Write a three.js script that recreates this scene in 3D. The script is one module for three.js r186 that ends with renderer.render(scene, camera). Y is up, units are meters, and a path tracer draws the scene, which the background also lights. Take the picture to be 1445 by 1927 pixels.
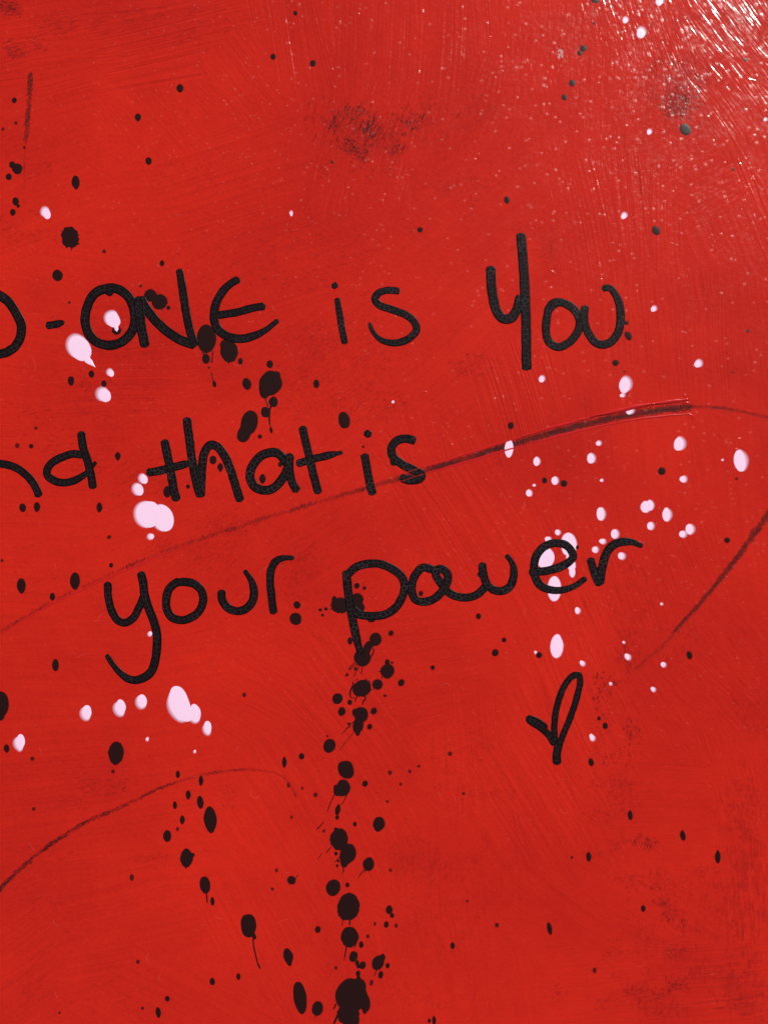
import * as THREE from 'three';
import { mergeGeometries } from 'three/addons/utils/BufferGeometryUtils.js';

// ------------------------------------------------------------------ camera, sky, sun, exposure
// 1 unit of the panel's drawing grid = 0.25 mm; the panel lies flat on the ground and is looked at from straight above
const U = 0.00025, TOP = 0.018, CX = 722.5, CY = 963.5;
const scene = new THREE.Scene();
const FOV = 55, DIST = (1927 * U / 2) / Math.tan(FOV / 2 * Math.PI / 180);
const camera = new THREE.PerspectiveCamera(FOV, 767 / 1024, 0.02, 400);
camera.up.set(0, 0, -1);
camera.position.set(0, TOP + DIST, 0);
camera.lookAt(0, TOP, 0);

const renderer = new THREE.WebGLRenderer({ antialias: true });
renderer.toneMapping = THREE.LinearToneMapping;
renderer.toneMappingExposure = 1.1;
renderer.shadowMap.enabled = true;
renderer.shadowMap.type = THREE.PCFSoftShadowMap;

const SUN = new THREE.Vector3((1760 - CX) * U, DIST, (-400 - CY) * U).normalize();   // mirrored just past the panel's upper right corner
const sun = new THREE.DirectionalLight(new THREE.Color(1, 0.965, 0.91), 3.5);
sun.position.copy(SUN).multiplyScalar(3);
sun.castShadow = true;
sun.shadow.mapSize.set(4096, 4096);
Object.assign(sun.shadow.camera, { left: -0.4, right: 0.4, top: 0.4, bottom: -0.4, near: 0.5, far: 6 });
sun.shadow.bias = -0.0002;
scene.add(sun, sun.target);

{ // clear sky: paler towards the horizon and round the sun
  const W = 512, H = 256, d = new Float32Array(W * H * 4);
  for (let j = 0; j < H; j++) for (let i = 0; i < W; i++) {
    const el = ((j + 0.5) / H - 0.5) * Math.PI, az = ((i + 0.5) / W - 0.5) * 2 * Math.PI, k = (j * W + i) * 4;
    const x = Math.cos(el) * Math.cos(az), y = Math.sin(el), z = Math.cos(el) * Math.sin(az);
    const c = Math.max(0, x * SUN.x + y * SUN.y + z * SUN.z);
    const air = Math.exp(-Math.max(0, y) * 3.2), glow = 0.5 * Math.pow(c, 60) + 0.10 * Math.pow(c, 9);
    d[k] = 0.05 + 0.30 * air + glow; d[k + 1] = 0.078 + 0.32 * air + glow * 0.97; d[k + 2] = 0.13 + 0.34 * air + glow * 0.9; d[k + 3] = 1;
  }
  const sky = new THREE.DataTexture(d, W, H, THREE.RGBAFormat, THREE.FloatType);
  sky.mapping = THREE.EquirectangularReflectionMapping;
  sky.magFilter = sky.minFilter = THREE.LinearFilter; sky.needsUpdate = true;
  scene.background = sky; scene.environment = sky;
}

// ------------------------------------------------------------------ helpers
function rng(seed) { let a = seed >>> 0; return () => { a = a + 0x6D2B79F5 | 0; let t = Math.imul(a ^ a >>> 15, 1 | a); t = t + Math.imul(t ^ t >>> 7, 61 | t) ^ t; return ((t ^ t >>> 14) >>> 0) / 4294967296; }; }
const hash = (x, y, s) => { let h = Math.imul(x, 374761393) + Math.imul(y, 668265263) + Math.imul(s, 1442695041) | 0; h = Math.imul(h ^ h >>> 13, 1274126177); return ((h ^ h >>> 16) >>> 0) / 4294967296; };
function noise(x, y, s) {
  const i = Math.floor(x), j = Math.floor(y); let u = x - i, v = y - j;
  u = u * u * (3 - 2 * u); v = v * v * (3 - 2 * v);
  const a = hash(i, j, s), b = hash(i + 1, j, s), c = hash(i, j + 1, s), d = hash(i + 1, j + 1, s);
  return a + (b - a) * u + (c - a) * v + (a - b - c + d) * u * v;
}
const sstep = (a, b, x) => { const t = Math.min(1, Math.max(0, (x - a) / (b - a))); return t * t * (3 - 2 * t); };
const lerp = (a, b, t) => a + (b - a) * t;

// ------------------------------------------------------------------ the paint film: relief (metres) and colour on one grid
const X0 = -80, Y0 = -107, XS = 1605, YS = 2141, TW = 1536, TH = 2048, SX = TW / XS, SY = TH / YS;
const relief = new Float32Array(TW * TH), dark = new Float32Array(TW * TH), soot = new Float32Array(TW * TH), tone = new Float32Array(TW * TH), pale = new Float32Array(TW * TH), matte = new Float32Array(TW * TH);
const R = rng(20417);
const UM = 1e-6;

// which way the brush went in each zone: x, y, degrees from the x axis (y up), height in micrometres, length of the unbroken bristle marks
const zones = [];
const zone = (x, y, deg, amp, run, wide = 1) => zones.push({ x, y, a: -deg * Math.PI / 180, amp, run, wide });
zone(80, 50, 12, 26, 90); zone(300, 60, 10, 20, 120); zone(300, 250, -48, 9, 18); zone(120, 330, 20, 8, 40); zone(480, 120, -55, 8, 40);
zone(700, 70, 89, 16, 200); zone(560, 60, -80, 15, 200); zone(820, 90, 90, 15, 200); zone(680, 235, 76, 24, 26); zone(880, 240, 70, 15, 22);
zone(1010, 110, 80, 9, 14); zone(1120, 200, 85, 9, 16); zone(1370, 60, -58, 40, 24, 1.5); zone(1420, 150, -56, 40, 26, 1.5); zone(1370, 180, -56, 34, 20, 1.4); zone(1230, 60, -70, 10, 16); zone(1260, 200, 80, 9, 14);
zone(1420, 380, -67, 42, 150, 1.6); zone(1300, 330, 40, 16, 14); zone(1200, 400, -86, 20, 220); zone(1100, 420, -84, 12, 120);
zone(920, 370, 36, 22, 60); zone(980, 440, 34, 20, 60); zone(430, 340, 16, 12, 120); zone(560, 480, 14, 9, 80); zone(250, 420, 4, 6, 80);
zone(870, 660, 38, 24, 120); zone(800, 580, 40, 18, 50); zone(600, 720, 50, 16, 16); zone(660, 640, 35, 15, 14); zone(930, 770, -76, 24, 120);
zone(200, 720, 3, 12, 120); zone(80, 620, -8, 9, 90); zone(330, 850, 35, 13, 60); zone(100, 930, 0, 9, 70); zone(300, 980, 20, 12, 30);
zone(1250, 600, -84, 16, 160); zone(1350, 650, -84, 19, 130); zone(1130, 820, -85, 9, 100); zone(1300, 860, -84, 9, 100);
zone(1050, 1040, -68, 20, 90); zone(1110, 1180, -68, 20, 40); zone(960, 1130, -60, 14, 50); zone(880, 1000, -56, 22, 160); zone(1250, 1140, -70, 17, 30);
zone(560, 1060, 50, 15, 18); zone(720, 1120, 65, 18, 20); zone(780, 1200, 10, 12, 40); zone(610, 1320, -50, 18, 220); zone(520, 1250, -30, 8, 80);
zone(180, 1240, 2, 8, 100); zone(330, 1200, 10, 8, 50); zone(100, 1420, 6, 7, 120); zone(200, 1720, 8, 8, 140); zone(60, 1880, 34, 18, 60); zone(300, 1850, -30, 6, 60);
zone(700, 1500, -60, 9, 200); zone(880, 1440, -87, 17, 160); zone(1050, 1420, -62, 20, 180); zone(990, 1510, -56, 20, 200);
zone(820, 1650, -84, 12, 40); zone(800, 1800, -80, 9, 60); zone(600, 1700, -60, 7, 100); zone(1050, 1700, -40, 7, 60);
zone(1250, 1500, 0, 7, 60); zone(1400, 1480, -75, 17, 26); zone(1400, 1650, -86, 22, 60); zone(1420, 1840, -88, 24, 90); zone(1380, 1850, 4, 22, 60); zone(1230, 1700, -30, 12, 18); zone(1200, 1860, 4, 13, 40); zone(1330, 1300, -50, 16, 24);
zone(600, 1000, 30, 12, 30); zone(450, 620, 30, 9, 40); zone(950, 520, 34, 14, 60);

function brushStroke(cx, cy, z, len, wid) {
  const ang = z.a + (R() - 0.5) * 0.16, bend = (R() - 0.5) * 0.0008, ca = Math.cos(ang), sa = Math.sin(ang);
  const nS = Math.max(2, Math.ceil(len / z.run) + 1), nT = Math.ceil(wid / 1.6) + 2, prof = [];
  const base = new Float32Array(nT), keep = z.run > 100 ? 0.75 : z.run > 45 ? 0.55 : 0.3;
  const fill = (a) => { let s1 = R(), s2 = R(), s3 = R(); for (let i = 0; i < nT; i++) { if (i % 2 === 0) s1 = R(); if (i % 5 === 0) s2 = R(); if (i % 13 === 0) s3 = R(); a[i] = z.wide > 1.2 ? 0.25 * R() + 0.45 * s1 + 0.75 * s2 + 0.5 * s3 - 0.9 : 0.45 * R() + 0.6 * s1 + 0.45 * s2 + 0.3 * s3 - 0.9; } };
  fill(base);
  for (let k = 0; k < nS; k++) { const a = new Float32Array(nT); fill(a); for (let i = 0; i < nT; i++) a[i] = lerp(a[i], base[i], keep); prof.push(a); }
  const off = Float32Array.from({ length: nT }, () => R());
  const hl = len / 2, hw = wid / 2, rx = Math.abs(ca) * hl + Math.abs(sa) * hw + 30, ry = Math.abs(sa) * hl + Math.abs(ca) * hw + 30;
  const i0 = Math.max(0, Math.floor((cx - rx - X0) * SX)), i1 = Math.min(TW - 1, Math.ceil((cx + rx - X0) * SX)), j0 = Math.max(0, Math.floor((cy - ry - Y0) * SY)), j1 = Math.min(TH - 1, Math.ceil((cy + ry - Y0) * SY));
  for (let j = j0; j <= j1; j++) for (let i = i0; i <= i1; i++) {
    const dx = i / SX + X0 - cx, dy = j / SY + Y0 - cy, s = dx * ca + dy * sa, t = -dx * sa + dy * ca + bend * s * s;
    if (Math.abs(s) > hl || Math.abs(t) > hw) continue;
    const tt = (t + hw) / 1.6, ti = Math.floor(tt), tf = tt - ti;
    const edge = off[ti] * 0.35;
    const w = sstep(1, 0.72, Math.abs(t) / hw) * sstep(1 - edge, 0.5 - edge * 0.5, Math.abs(s) / hl);
    if (w <= 0) continue;
    const at = (n) => { const ss = (s + hl) / z.run + off[n] * 0.9, si = Math.min(nS - 2, Math.floor(ss)), sf = Math.min(1, ss - si); return lerp(prof[si][n], prof[si + 1][n], sf * sf * (3 - 2 * sf)); };
    const b = lerp(at(ti), at(Math.min(nT - 1, ti + 1)), tf), k = j * TW + i;
    relief[k] = relief[k] * (1 - 0.8 * w) + w * (z.wide > 1.3 ? 2.8 : 10.5) * z.amp * UM * b;
    tone[k] = tone[k] * (1 - 0.8 * w) + w * b;
  }
}
for (let n = 0; n < 620; n++) {
  const x = X0 + R() * XS, y = Y0 + R() * YS;
  let best = zones[0], bd = 1e9;
  for (const z of zones) { const d = Math.hypot(z.x - x + (R() - 0.5) * 60, z.y - y + (R() - 0.5) * 60); if (d < bd) { bd = d; best = z; } }
  const long = best.run > 100 ? 1.4 : 1;
  brushStroke(x, y, best, (140 + R() * 220) * long, 60 + R() * 90);
}
for (let n = 0; n < 2; n++) for (const z of zones) brushStroke(z.x + (R() - 0.5) * 60, z.y + (R() - 0.5) * 60, z, (150 + R() * 130) * (z.run > 100 ? 1.5 : 1), 90 + R() * 70);

// a short streak or a speck drawn into a layer
function streak(layer, x, y, ang, len, wid, v, mode = 0) {
  const ca = Math.cos(ang), sa = Math.sin(ang), r = len / 2 + wid + 2;
  const i0 = Math.max(0, Math.floor((x - r - X0) * SX)), i1 = Math.min(TW - 1, Math.ceil((x + r - X0) * SX)), j0 = Math.max(0, Math.floor((y - r - Y0) * SY)), j1 = Math.min(TH - 1, Math.ceil((y + r - Y0) * SY));
  for (let j = j0; j <= j1; j++) for (let i = i0; i <= i1; i++) {
    const dx = i / SX + X0 - x, dy = j / SY + Y0 - y, s = Math.max(0, Math.abs(dx * ca + dy * sa) - len / 2), t = -dx * sa + dy * ca;
    const q = (s * s + t * t) / (wid * wid); if (q > 3) continue;
    const g = Math.exp(-q * 1.6) * v, k = j * TW + i;
    if (mode) layer[k] += g; else if (g > layer[k]) layer[k] = g;
  }
}
// worn patches where the dark undercoat shows through the red in small flecks
function worn(cx, cy, rx, ry, deg, n, v, len = 8, layer = dark) {
  const a = -deg * Math.PI / 180;
  for (let c = 0; c < n / 2.6; c++) {
    const u = R() * 6.283, q = Math.sqrt(R()) * (0.5 + 0.5 * R()), gx = cx + Math.cos(u) * q * rx, gy = cy + Math.sin(u) * q * ry;
    for (let m = 0; m < 5; m++) {
      const x = gx + (R() + R() - 1) * 16, y = gy + (R() + R() - 1) * 14;
      const w = 0.8 + R() * R() * 1.7, s = v * (0.3 + 0.8 * R());
      streak(layer, x, y, a + (R() - 0.5) * 0.5, R() * R() * len * 1.6, w, s);
      streak(relief, x, y, a, R() * len * 0.8, w, -24 * UM * s, 1);
    }
  }
}
worn(655, 232, 60, 44, 62, 44, 0.7, 11); worn(672, 282, 36, 20, -40, 40, 0.75, 8); worn(630, 228, 8, 22, 70, 22, 0.95, 9); worn(664, 208, 12, 8, 40, 20, 0.95, 6); worn(652, 270, 26, 9, -45, 30, 0.9, 7); worn(680, 288, 14, 10, 50, 24, 0.9, 7); worn(773, 232, 8, 14, 70, 16, 0.9, 7); worn(790, 225, 90, 50, 60, 90, 0.5, 9); worn(742, 285, 14, 16, 66, 20, 0.8, 8); worn(697, 238, 10, 20, 62, 40, 1.0, 12); worn(700, 240, 46, 40, 62, 60, 0.75, 12); worn(775, 232, 30, 26, 65, 34, 0.8, 8); worn(745, 285, 40, 22, 60, 30, 0.6, 9);
worn(680, 245, 100, 60, 62, 170, 0.55, 9); worn(690, 250, 70, 46, 62, 110, 0.6, 9); worn(1285, 165, 70, 90, 95, 220, 0.55, 6); worn(900, 205, 46, 34, 55, 60, 0.4, 7); worn(800, 240, 90, 60, 60, 60, 0.4, 7); worn(600, 210, 34, 40, 65, 40, 0.45, 7); worn(690, 322, 80, 20, 40, 40, 0.4, 5); worn(610, 320, 20, 26, 60, 26, 0.45, 6); worn(850, 340, 80, 50, 50, 70, 0.35, 8);
worn(14, 15, 26, 20, 12, 90, 0.7, 9); worn(25, 92, 24, 22, 12, 30, 0.65, 12); worn(75, 82, 18, 12, 5, 26, 0.55, 5); worn(110, 45, 60, 26, 15, 50, 0.4, 12); worn(300, 35, 220, 40, 12, 100, 0.32, 14); worn(360, 70, 60, 16, 20, 34, 0.35, 6);
worn(600, 720, 130, 90, 40, 330, 0.36, 5); worn(660, 640, 130, 70, 40, 260, 0.34, 5); worn(700, 760, 90, 50, 50, 150, 0.38, 5); worn(600, 640, 60, 40, 50, 90, 0.36, 6); worn(880, 690, 40, 26, 35, 60, 0.4, 7); worn(740, 760, 24, 20, 30, 24, 0.5, 4);
worn(310, 900, 110, 70, 38, 120, 0.32, 9); worn(430, 990, 90, 30, 20, 110, 0.34, 7); worn(390, 1040, 110, 40, 40, 100, 0.3, 7); worn(560, 1060, 70, 70, 50, 150, 0.34, 6); worn(300, 1030, 60, 30, 50, 40, 0.3, 9);
worn(200, 760, 160, 60, 3, 60, 0.25, 12); worn(160, 720, 12, 14, 60, 26, 0.5, 5); worn(40, 430, 60, 40, 15, 34, 0.4, 6); worn(60, 320, 60, 26, 20, 50, 0.36, 5); worn(120, 445, 90, 8, 5, 30, 0.35, 5);
worn(1060, 1060, 90, 90, 110, 90, 0.32, 9); worn(1190, 1120, 50, 90, 108, 100, 0.36, 8); worn(1180, 1220, 34, 50, 108, 90, 0.5, 8); worn(1135, 1290, 26, 34, 80, 60, 0.7, 5); worn(1190, 1370, 10, 26, 80, 40, 0.65, 5); worn(1130, 1350, 24, 60, 100, 40, 0.55, 4); worn(1140, 1420, 60, 24, 80, 50, 0.55, 4); worn(1270, 1200, 70, 60, 60, 70, 0.3, 8);
worn(1150, 1480, 60, 22, 80, 56, 0.48, 4); worn(1180, 1500, 12, 50, 90, 48, 0.44, 4); worn(1130, 1532, 40, 6, 20, 24, 0.44, 4); worn(1158, 1590, 20, 10, 80, 24, 0.48, 4); worn(1198, 1579, 10, 5, 85, 16, 0.64, 7); worn(1222, 1588, 18, 6, 85, 32, 0.68, 7); worn(1118, 1600, 7, 9, 80, 12, 0.48, 4); worn(1190, 1655, 40, 18, 70, 40, 0.48, 5); worn(1238, 1655, 8, 20, 85, 16, 0.56, 6);
worn(1230, 1720, 110, 130, 85, 136, 0.34, 5); worn(1240, 1860, 130, 60, 80, 120, 0.36, 5); worn(1160, 1500, 80, 110, 85, 96, 0.34, 5); worn(1390, 1600, 60, 170, 95, 128, 0.33, 9); worn(1242, 1697, 14, 9, 85, 27, 0.64, 6); worn(1258, 1720, 16, 10, 60, 27, 0.64, 6); worn(1285, 1737, 10, 8, 85, 16, 0.60, 6); worn(1210, 1770, 34, 22, 80, 40, 0.40, 5); worn(1270, 1788, 30, 12, 80, 40, 0.56, 6); worn(1150, 1790, 26, 14, 60, 16, 0.44, 5);
worn(1190, 1865, 24, 6, 60, 32, 0.60, 6); worn(1270, 1852, 20, 9, 80, 35, 0.68, 6); worn(1230, 1878, 50, 12, 80, 56, 0.60, 6); worn(1255, 1900, 60, 14, 80, 48, 0.48, 6); worn(1240, 1830, 90, 40, 80, 56, 0.34, 5); worn(1140, 1885, 40, 8, 40, 19, 0.40, 5); worn(1045, 1865, 14, 14, 50, 11, 0.44, 5);
worn(1395, 1500, 60, 60, 100, 90, 0.4, 9); worn(1400, 1560, 40, 16, 30, 40, 0.4, 8); worn(1395, 1680, 60, 170, 92, 260, 0.42, 22); worn(1320, 1760, 120, 140, 92, 150, 0.36, 18); worn(1330, 1640, 36, 12, 70, 24, 0.45, 5); worn(1400, 1860, 60, 70, 92, 150, 0.42, 12); worn(1400, 1880, 60, 40, 3, 110, 0.42, 14); worn(1420, 1350, 40, 60, 70, 60, 0.35, 8);
worn(800, 1640, 110, 70, 60, 160, 0.28, 10); worn(840, 1740, 90, 70, 98, 110, 0.28, 12); worn(770, 1600, 60, 40, 60, 60, 0.28, 8); worn(860, 1400, 110, 40, 5, 80, 0.28, 7); worn(880, 1470, 90, 60, 92, 70, 0.26, 16); worn(820, 1880, 120, 40, 60, 60, 0.25, 8); worn(950, 1470, 60, 50, 120, 40, 0.3, 14);
worn(250, 620, 240, 90, 3, 170, 0.34, 10); worn(120, 820, 150, 90, 3, 120, 0.32, 10); worn(560, 480, 260, 90, 16, 190, 0.32, 8); worn(120, 1120, 140, 60, 15, 70, 0.24, 8); worn(100, 1650, 160, 140, 10, 90, 0.22, 10); worn(430, 320, 200, 70, 60, 90, 0.26, 9); worn(180, 1478, 50, 22, 12, 60, 0.34, 8); worn(225, 1478, 14, 10, 20, 24, 0.5, 5); worn(130, 1510, 50, 16, 12, 34, 0.3, 8); worn(430, 1500, 8, 24, 90, 16, 0.4, 5); worn(300, 1620, 60, 20, 10, 26, 0.24, 8); worn(60, 1860, 60, 60, 36, 60, 0.25, 12); worn(230, 1870, 120, 40, 8, 60, 0.22, 9);
worn(1250, 130, 60, 90, 95, 110, 0.34, 8); worn(1310, 30, 90, 60, 120, 70, 0.34, 10); worn(1395, 40, 16, 14, 110, 20, 0.6, 6); worn(1080, 60, 60, 60, 90, 70, 0.3, 5); worn(1300, 230, 60, 40, 80, 60, 0.34, 8); worn(1210, 300, 60, 100, 92, 60, 0.24, 18); worn(1040, 470, 40, 50, 60, 50, 0.3, 9); worn(1000, 440, 60, 40, 34, 50, 0.3, 10); worn(1330, 560, 60, 120, 95, 40, 0.2, 20);
for (let n = 0; n < 900; n++) { const x = X0 + R() * XS, y = Y0 + R() * YS; streak(dark, x, y, R() * 3.14, R() * R() * 10, 0.9 + R() * 1.3, 0.12 + 0.3 * R() * R()); }
// brown stain near the upper right corner, and chips of pale ground beside it
worn(1290, 165, 40, 60, 90, 170, 0.7, 5); worn(1272, 200, 34, 26, 60, 130, 0.85, 6); worn(1235, 150, 40, 60, 90, 90, 0.4, 8); worn(1262, 190, 5, 34, 90, 30, 0.6, 14);
for (let n = 0; n < 26; n++) streak(pale, 1054 + (R() - 0.5) * 9, 101 + (R() - 0.5) * 15, R() * 3, 2 * R(), 1.1 + R(), 0.75);
for (let n = 0; n < 40; n++) streak(pale, 1070 + (R() - 0.5) * 60, 112 + (R() - 0.5) * 50, R() * 3, 2 * R(), 0.9 + 0.5 * R(), 0.3 * R());

// dust and grit under the varnish: bumps and curled fibres
for (let n = 0; n < 7000; n++) {
  const x = X0 + R() * XS, y = Y0 + R() * YS;
  const dens = 0.18 + 0.5 * noise(x / 170, y / 170, 5) + 0.15 * Math.exp(-(((x - 1050) / 260) ** 2) - ((y - 120) / 220) ** 2) + 0.1 * sstep(900, 1300, x) * sstep(600, 100, y) + 0.45 * Math.exp(-(((x - 380) / 140) ** 2) - ((y - 260) / 90) ** 2) - 0.3 * sstep(1200, 1700, y) * sstep(900, 500, x);
  if (R() > dens) continue;
  const lastX = x, lastY = y;
  streak(relief, x, y, -0.9 + (R() - 0.5) * 1.4, R() * R() * 6, 0.95 + R() * R() * 1.3, (18 + R() * R() * 105) * UM, 1); streak(matte, lastX, lastY, 0, 1, 3, 1);
}
for (let n = 0; n < 90; n++) {
  let x = X0 + R() * XS, y = Y0 + R() * YS, a = R() * 6.28; const turn = (R() - 0.5) * 0.7, m = 2 + R() * R() * 9, h = (50 + R() * 90) * UM;
  for (let k = 0; k < m; k++) { streak(relief, x, y, a, 3, 1.25, h, 0); streak(pale, x, y, a, 3, 0.9, 0.05, 0); x += Math.cos(a) * 2.6; y += Math.sin(a) * 2.6; a += turn + (R() - 0.5) * 0.5; }
}
// fine scratches running down the right half
for (let n = 0; n < 90; n++) {
  const right = n % 2 === 0, x0 = right ? 1080 + R() * 320 : 860 + R() * 240, y0 = right ? 150 + R() * 700 : 1250 + R() * 300, a = (right ? 84 : 62 + R() * 24) * Math.PI / 180, len = 60 + R() * 240, s = R() < 0.5 ? 1 : -1;
  for (let t = 0; t < len; t += 6) { streak(relief, x0 + Math.cos(a) * t, y0 + Math.sin(a) * t, a, 7, 1.1, s * 16 * UM * (0.5 + 0.5 * noise(t / 25, n, 3)), 1); if (s < 0) streak(dark, x0 + Math.cos(a) * t, y0 + Math.sin(a) * t, a, 6, 0.9, 0.3 * noise(t / 30, n, 9)); }
}
// the three strong ridges by the right edge
for (const [x0, y0, x1, y1, h] of [[1388, 300, 1460, 470, 70], [1410, 318, 1475, 480, 45], [1372, 290, 1395, 345, -40], [1400, 385, 1450, 510, 45], [1425, 330, 1480, 440, 50], [1340, 200, 1440, 360, 34]]) {
  const L = Math.hypot(x1 - x0, y1 - y0), a = Math.atan2(y1 - y0, x1 - x0);
  for (let t = 0; t < L; t += 4) streak(relief, lerp(x0, x1, t / L) + 3 * (noise(t / 20, h, 2) - 0.5), lerp(y0, y1, t / L), a, 6, 2.2, h * UM * (0.4 + 0.6 * noise(t / 12, h, 4)), 1);
}

// drawn lines: [x, y] points, smoothed
const curve = (pts) => new THREE.CatmullRomCurve3(pts.map(([x, y]) => new THREE.Vector3(x, y, 0)), false, 'centripetal');
const lineA = curve([[-60, 1222], [0, 1188], [95, 1134], [190, 1089], [310, 1037], [420, 1000], [520, 968], [620, 938], [740, 903], [860, 867], [962, 836], [1080, 803], [1200, 777], [1298, 765]]);
const lineA2 = curve([[1298, 765], [1360, 768], [1445, 786], [1500, 800]]);
const lineB = curve([[1500, 860], [1447, 960], [1400, 1030], [1330, 1118], [1250, 1210], [1195, 1258]]);
const lineC = curve([[-50, 1742], [0, 1672], [40, 1634], [85, 1596], [165, 1545], [235, 1515], [305, 1481], [380, 1458], [440, 1449], [485, 1449], [520, 1456], [542, 1472], [556, 1500]]);
const lineD = curve([[58, 138], [54, 200], [49, 262]]);
const lineD2 = curve([[50, -60], [53, 60], [58, 138]]);
const lineD3 = curve([[49, 262], [46, 300], [47, 360]]);
// charcoal dragged across the brush grain: flecks along the line
function charcoal(c, w0, w1, v0, v1, slant, layer = soot) {
  const L = c.getLength();
  for (let t = 0; t < L; t += 0.9) {
    const u = t / L, p = c.getPointAt(u), d = c.getTangentAt(u), w = lerp(w0, w1, u), v = lerp(v0, v1, u) * (0.55 + 0.9 * noise(t / 26, w0, 8));
    if (R() > Math.min(1, v * 1.5)) continue;
    const o = (R() + R() - 1) * w * 0.62, a = Math.atan2(d.y, d.x) + slant + (R() - 0.5) * 0.5;
    streak(layer, p.x - d.y * o, p.y + d.x * o, a, 2 + R() * 5, 0.9 + R() * 0.9, Math.min(1, (0.45 + 0.5 * R()) * Math.min(1, v * 1.4)));
  }
}
function groove(c, w, depth) { const L = c.getLength(); for (let t = 0; t < L; t += 4) { const u = t / L, p = c.getPointAt(u), d = c.getTangentAt(u); streak(relief, p.x, p.y, Math.atan2(d.y, d.x), 4, w, -depth * UM, 1); } }
const lineR = curve(Array.from({ length: 12 }, (_, k) => { const p = lineA.getPointAt(0.50 + 0.5 * k / 11); return [p.x, p.y]; }));
charcoal(lineA, 4, 9, 0.34, 0.5, -0.9, dark); charcoal(lineA, 3, 7, 0.06, 0.5, -0.9);
for (let k = 0; k < 4; k++) charcoal(lineR, 5, 13, 0.02, 1.7, k < 2 ? -0.9 : 0.05);
charcoal(lineA2, 5, 3, 0.4, 0.1, -1.2); charcoal(lineA2, 4, 3, 0.4, 0.35, 0, dark);
const lineM = curve([[1425, 992], [1390, 1042], [1330, 1118], [1265, 1190]]);
for (let k = 0; k < 2; k++) charcoal(lineB, 12, 5, 1.1, 0.3, -0.4); for (let k = 0; k < 2; k++) charcoal(lineM, 11, 4, 1.5, 0.5, k * 0.3); charcoal(lineB, 7, 3, 1.1, 0.2, 0.1);
charcoal(lineC, 8, 3, 0.8, 0.3, 0.1, dark); charcoal(lineC, 9, 4, 0.7, 0.3, 0, dark); charcoal(curve([[-50, 1742], [0, 1672], [40, 1634], [60, 1615]]), 11, 3, 0.9, 0.15, 0.1);
for (let k = 0; k < 2; k++) charcoal(lineD, 9, 8, 0.85, 0.75, 0.2); charcoal(lineD3, 4, 4, 0.4, 0.15, 0, dark);
groove(lineC, 3, 26); groove(lineD2, 3.4, 22); groove(lineD3, 3, 14); groove(lineD, 5, 14); groove(lineB, 6, 12); groove(lineA2, 3, 12);

// low swells of the film, carried by the mesh itself; the groove of the long line too
const RSTEP = 3, GX = Math.round(XS / RSTEP), GY = Math.round(YS / RSTEP);
const distA = new Float32Array((GX + 1) * (GY + 1)).fill(99), alongA = new Float32Array((GX + 1) * (GY + 1));
{
  const L = lineA.getLength();
  for (let t = 0; t <= L; t += 1.5) {
    const p = lineA.getPointAt(t / L), gi = (p.x - X0) / RSTEP, gj = (p.y - Y0) / RSTEP;
    for (let j = Math.floor(gj) - 9; j <= gj + 9; j++) for (let i = Math.floor(gi) - 9; i <= gi + 9; i++) {
      if (i < 0 || j < 0 || i > GX || j > GY) continue;
      const d = Math.hypot((i - gi) * RSTEP, (j - gj) * RSTEP), k = j * (GX + 1) + i; if (d < distA[k]) { distA[k] = d; alongA[k] = t / L; }
    }
  }
}
const lift = new Float32Array((GX + 1) * (GY + 1));
for (let j = 0; j <= GY; j++) for (let i = 0; i <= GX; i++) {
  const x = i * RSTEP + X0, y = j * RSTEP + Y0, k = j * (GX + 1) + i;
  const swell = (noise(x / 60, y / 60, 11) - 0.5) * 26 + (noise(x / 24, y / 24, 12) - 0.5) * 9 + (noise(x / 190, y / 190, 13) - 0.5) * 60;
  lift[k] = UM * (swell - 70 * lerp(0.25, 1, alongA[k] ** 2) * sstep(lerp(7, 15, alongA[k]), lerp(3, 9, alongA[k]), distA[k]));
}
function liftAt(x, y) {
  const gx = Math.min(GX - 1e-4, Math.max(0, (x - X0) / RSTEP)), gy = Math.min(GY - 1e-4, Math.max(0, (y - Y0) / RSTEP)), i = Math.floor(gx), j = Math.floor(gy), u = gx - i, v = gy - j, k = j * (GX + 1) + i;
  return lerp(lerp(lift[k], lift[k + 1], u), lerp(lift[k + GX + 1], lift[k + GX + 2], u), v);
}

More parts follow.
